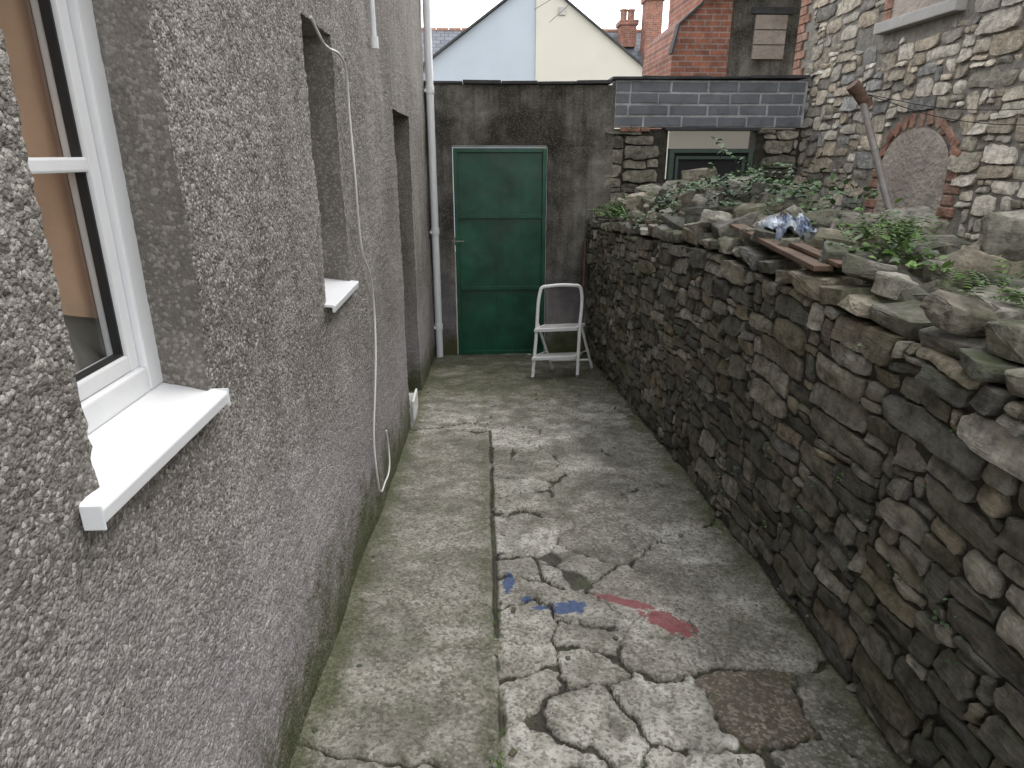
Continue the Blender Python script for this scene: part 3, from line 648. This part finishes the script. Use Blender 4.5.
def step(n_,k,dep):
    a=FL.lerp(TL,k); b=FR.lerp(TR,k); d=(RR-FR); d.z=0; d.normalize(); dn=Vector((0,0,.034))
    f=-.06; V=[a+d*f,b+d*f,b+d*dep,a+d*dep]; V=V+[v-dn for v in V]
    ob=mesh(n_,V,[(0,1,2,3),(7,6,5,4),(0,4,5,1),(1,5,6,2),(2,6,7,3),(3,7,4,0)],M_white,ld); md=ob.modifiers.new('b','BEVEL'); md.width=.006; md.segments=3
    V2=[a+d*(f+.02)+(b-a)*.07+Vector((0,0,.003)),b+d*(f+.02)-(b-a)*.07+Vector((0,0,.003)),b+d*(dep-.02)-(b-a)*.07+Vector((0,0,.003)),a+d*(dep-.02)+(b-a)*.07+Vector((0,0,.003))]
    mesh(n_+'_tread',V2,[(0,1,2,3)],M_conc,ld)
step('top_step',.60,.13); step('lower_step',.27,.08)
for p in (FL,FR,RL,RR): tube('foot',[p-Vector((0,0,.014)),p+Vector((0,0,.02))],.018,M_steel,ld,smooth=False)
tube('brace_l',[FL.lerp(TL,.27),RL.lerp(hl,.4)],.005,M_white,ld,smooth=False); tube('brace_r',[FR.lerp(TR,.27),RR.lerp(hr,.4)],.005,M_white,ld,smooth=False)

tube('wooden_pole',[(1.045,6.60,.55),(1.01,6.42,-.63)],.014,M_wood,smooth=False)
mp_=empty('leaning_metal_pole')
tube('shaft',[(2.02,2.95,.75),(2.0,3.60,1.62)],.018,M_steel,mp_,smooth=False); tube('elbow',[(1.955,3.60,1.68),(2.03,3.60,1.60)],.030,M_rust,mp_,smooth=False); tube('end_plug',[(1.93,3.60,1.705),(1.955,3.60,1.68)],.035,M_rust,mp_,smooth=False)
for k in range(2): tube('wire',[(2.0,3.6,1.66),(2.4,3.45,1.58-k*.05),(3.1,3.3,1.60-k*.1)],.002,M_seal,mp_)
pk=empty('broken_plank')
def beam(n_,a,b,w,h,parent,mat):
    a=Vector(a);b=Vector(b);d=b-a; q=d.to_track_quat('X','Z').to_matrix(); ob=box(n_,(-d.length/2,-w/2,-h/2),(d.length/2,w/2,h/2),mat,parent,.003)
    ob.matrix_local=Matrix.Translation((a+b)/2)@q.to_4x4()
beam('board',(1.15,2.95,1.06),(1.085,2.02,1.02),.065,.018,pk,M_wood); beam('splinter',(1.14,2.35,1.055),(1.13,1.98,1.035),.045,.014,pk,M_wood)
n=26; V=[];Fc=[]
for i in range(n):
    for j in range(n):
        u=i/(n-1)-.5; v=j/(n-1)-.5; p=Vector((u,v,0))
        V.append((1.22+u*.15+.03*noise.noise(p*7+Vector((3,0,0))),2.60+v*.20+.03*noise.noise(p*7),1.10+.06*noise.noise(p*6+Vector((0,9,0)))+.03*abs(noise.noise(p*14))-.12*max(0,math.hypot(u,v)-.4)))
for i in range(n-1):
    for j in range(n-1): a=i*n+j; Fc.append((a,a+1,a+n+1,a+n))
t=NT('plastic_sheet'); c=t.ramp(t.noise(12,3),[(.40,(.50,.54,.58)),(.48,(.42,.48,.56)),(.53,(.08,.11,.20)),(.7,(.4,.42,.45))]); M_pl=t.fin(c,.3)
mesh('crumpled_plastic_sheet',V,Fc,M_pl)

# ---------------------------------------------------------------- plants
class Leaves:
    def __init__(s): s.V=[];s.F=[]
    def leaf(s,p,d,nrm,L,W):
        d=d.normalized(); side=d.cross(nrm)
        if side.length<1e-4: side=Vector((1,0,0))
        side.normalize(); up=side.cross(d); o=len(s.V)
        for (a,b,c) in ((0,0,0),(.3,.5,.1),(.65,.38,.06),(1,0,-.12),(.65,-.38,.06),(.3,-.5,.1),(.5,0,-.02)):
            s.V.append(tuple(p+d*(a*L)+side*(b*W)+up*(c*L)))
        s.F+=[(o,o+1,o+6),(o+1,o+2,o+6),(o+2,o+3,o+6),(o+3,o+4,o+6),(o+4,o+5,o+6),(o+5,o,o+6)]
    def clump(s,c,rad,n,L,R,flat=.6):
        for i in range(n):
            q=Vector((R.gauss(0,1)*rad[0],R.gauss(0,1)*rad[1],abs(R.gauss(0,1))*rad[2]))
            d=Vector((R.uniform(-1,1),R.uniform(-1,1),R.uniform(-.3,.6))); nr=Vector((R.uniform(-flat,flat),R.uniform(-flat,flat),1))
            l=L*R.uniform(.5,1.3); s.leaf(Vector(c)+q,d,nr,l,l*.8)
    def frond(s,p,d,L,n,w,R):
        pos=Vector(p); d=Vector(d).normalized()
        for i in range(n):
            f=i/n; pos=pos+d*(L/n); d=(d+Vector((0,0,-.09))).normalized(); sd_=d.cross(Vector((0,0,1))).normalized(); l=w*math.sin(math.pi*(.15+.8*f))+.004
            for sg in(-1,1): s.leaf(pos,sd_*sg+d*.4,Vector((0,0,1)),l,l*.35)
    def blade(s,p,d,L,w):
        p=Vector(p); d=Vector(d).normalized(); side=d.cross(Vector((0,0,1))); side=(side if side.length>.01 else Vector((1,0,0))).normalized()*w
        o=len(s.V); m=p+d*L*.55; e=p+d*L+Vector((0,0,-L*.15)); s.V+=[tuple(p-side),tuple(p+side),tuple(m+side*.7),tuple(m-side*.7),tuple(e)]
        s.F+=[(o,o+1,o+2,o+3),(o+3,o+2,o+4)]
    def build(s,name,mat): return mesh(name,s.V,s.F,mat)
R=random.Random(9)
lv=Leaves()
def trail(lv,p,d,L,R,step=.012,sz=.026):
    p=Vector(p); d=Vector(d).normalized(); n=int(L/step)
    for i in range(n):
        d=(d+Vector((R.uniform(-.3,.3),R.uniform(-.3,.3),R.uniform(-.25,.18)))).normalized(); p=p+d*step
        gt=gtop(p.x,p.y)+.05 if p.x>1.1 else -9
        if p.z<gt: p.z=gt+.03
        lv.leaf(p,Vector((R.uniform(-1,1),R.uniform(-1,1),R.uniform(-.3,.5))),Vector((R.uniform(-.6,.2),R.uniform(-.6,.2),1)),sz*R.uniform(.6,1.3),sz*.85)
for i in range(34):
    x=R.uniform(1.25,1.75); y=R.uniform(2.6,4.2); trail(lv,(x,y,gtop(x,y)+R.uniform(.10,.2)),(R.uniform(-1,.2),R.uniform(-1,.6),.1),R.uniform(.2,.55),R,sz=.03)
lv.clump((1.55,3.2,1.18),(.10,.14,.04),110,.035,R); lv.clump((1.5,3.7,1.22),(.10,.14,.04),60,.035,R)
lv.build('ivy',M_ivy)
lv=Leaves()
for c,r,n in [((1.26,2.05,1.06),(.05,.11,.03),60),((1.36,2.25,1.10),(.05,.08,.04),45),((1.28,1.82,1.04),(.03,.07,.03),40)]: lv.clump(c,r,n,.030,R)
for i in range(22): lv.frond((1.34+R.uniform(-.06,.06),2.12+R.uniform(-.17,.15),1.05),(R.uniform(-.6,.4),R.uniform(-.6,.6),R.uniform(.7,1.4)),R.uniform(.08,.19),9,.028,R)
for i in range(10):
    y=R.uniform(1.2,3.4); x=1.12+R.uniform(0,.15); lv.clump((x,y,top(y)+.06),(.02,.03,.02),18,.018,R)
lv.build('wall_weeds',M_leaf)
lv=Leaves()
for i in range(30): lv.frond((1.12+R.uniform(-.05,.1),5.5+R.uniform(-.45,.45),.86),(R.uniform(-.8,.6),R.uniform(-.9,.4),R.uniform(.4,1.2)),R.uniform(.12,.24),10,.045,R)
lv.clump((1.13,5.2,.90),(.06,.25,.02),80,.03,R)
lv.build('fern',M_leaf)
lv=Leaves()
for i in range(18): lv.frond((1.24+R.uniform(-.05,.1),1.42+R.uniform(-.12,.2),1.02),(R.uniform(-.8,.6),R.uniform(-.9,.6),R.uniform(.4,1.2)),R.uniform(.05,.12),8,.024,R)
lv.build('fern',M_leaf)
lv=Leaves()
for (x,y,n,L) in [(.015,1.23,40,.03),(.02,1.72,30,.02),(.03,1.9,20,.018),(.30,3.3,16,.02),(.035,3.0,25,.015),(.39,1.95,10,.015),(.6,4.2,20,.02),(1.08,4.3,30,.03),(-.49,2.3,40,.02),(-.5,1.7,40,.02),(-.49,3.6,40,.02),(1.07,2.6,40,.02),(.5,3.45,16,.015)]:
    for i in range(n):
        sx=R.gauss(0,.01); sy=R.gauss(0,.06)
        lv.blade((x+sx,y+sy,gz(y+sy)-.004),(R.uniform(-1,1),R.uniform(-1,1),R.uniform(.5,1.6)),L*R.uniform(.5,1.2),.0018)
lv.clump((.015,1.23,-.125),(.012,.03,.004),40,.012,R)
lv.build('path_weeds',M_leaf)
lv=Leaves()
for i in range(80):
    y=R.uniform(1.0,6.3); h=R.uniform(.0,.95)*(top(y)-gz(y)); lv.clump((1.05,y,gz(y)+h),(.008,.02,.012),R.randint(3,9),.012,R,1)
lv.build('wall_moss',M_ivy)

# ---------------------------------------------------------------- light, world, camera
w=bpy.data.worlds.new('World'); sc.world=w; w.use_nodes=True; nt=w.node_tree; bg=nt.nodes['Background']
AZ=62; EL=58
sky=nt.nodes.new('ShaderNodeTexSky'); sky.sky_type='NISHITA'; sky.sun_disc=False; sky.sun_elevation=math.radians(EL); sky.sun_rotation=math.radians(AZ)
hs_=nt.nodes.new('ShaderNodeHueSaturation'); hs_.inputs['Saturation'].default_value=.12; hs_.inputs['Value'].default_value=4.1
tc=nt.nodes.new('ShaderNodeTexCoord'); nz=nt.nodes.new('ShaderNodeTexNoise'); nz.inputs['Scale'].default_value=2.5; nz.inputs['Detail'].default_value=4
rp=nt.nodes.new('ShaderNodeValToRGB'); rp.color_ramp.elements[0].position=.3; rp.color_ramp.elements[0].color=(.85,.87,.9,1); rp.color_ramp.elements[1].position=.7; rp.color_ramp.elements[1].color=(1.1,1.1,1.1,1)
mx=nt.nodes.new('ShaderNodeMix'); mx.data_type='RGBA'; mx.blend_type='MULTIPLY'; mx.inputs[0].default_value=1
nt.links.new(tc.outputs['Generated'],nz.inputs[0]); nt.links.new(nz.outputs[0],rp.inputs[0]); nt.links.new(sky.outputs[0],hs_.inputs['Color'])
nt.links.new(hs_.outputs[0],mx.inputs[6]); nt.links.new(rp.outputs[0],mx.inputs[7]); nt.links.new(mx.outputs[2],bg.inputs[0]); bg.inputs[1].default_value=.15
sd_=bpy.data.lights.new('sun','SUN'); sd_.energy=1.5; sd_.angle=math.radians(35); sd_.color=(1,.96,.91); so=link(bpy.data.objects.new('sun',sd_))
el=math.radians(EL); az=math.radians(AZ); dirv=Vector((math.sin(az)*math.cos(el),math.cos(az)*math.cos(el),math.sin(el))); so.rotation_euler=dirv.to_track_quat('Z','Y').to_euler()
cd=bpy.data.cameras.new('camera'); cam=link(bpy.data.objects.new('camera',cd)); cd.sensor_width=36; cd.lens=22.85; cd.clip_end=600; cd.clip_start=.02
cam.location=(0,0,1.36); cam.rotation_euler=(math.radians(90-19.4),0,math.radians(-2.66)); sc.camera=cam
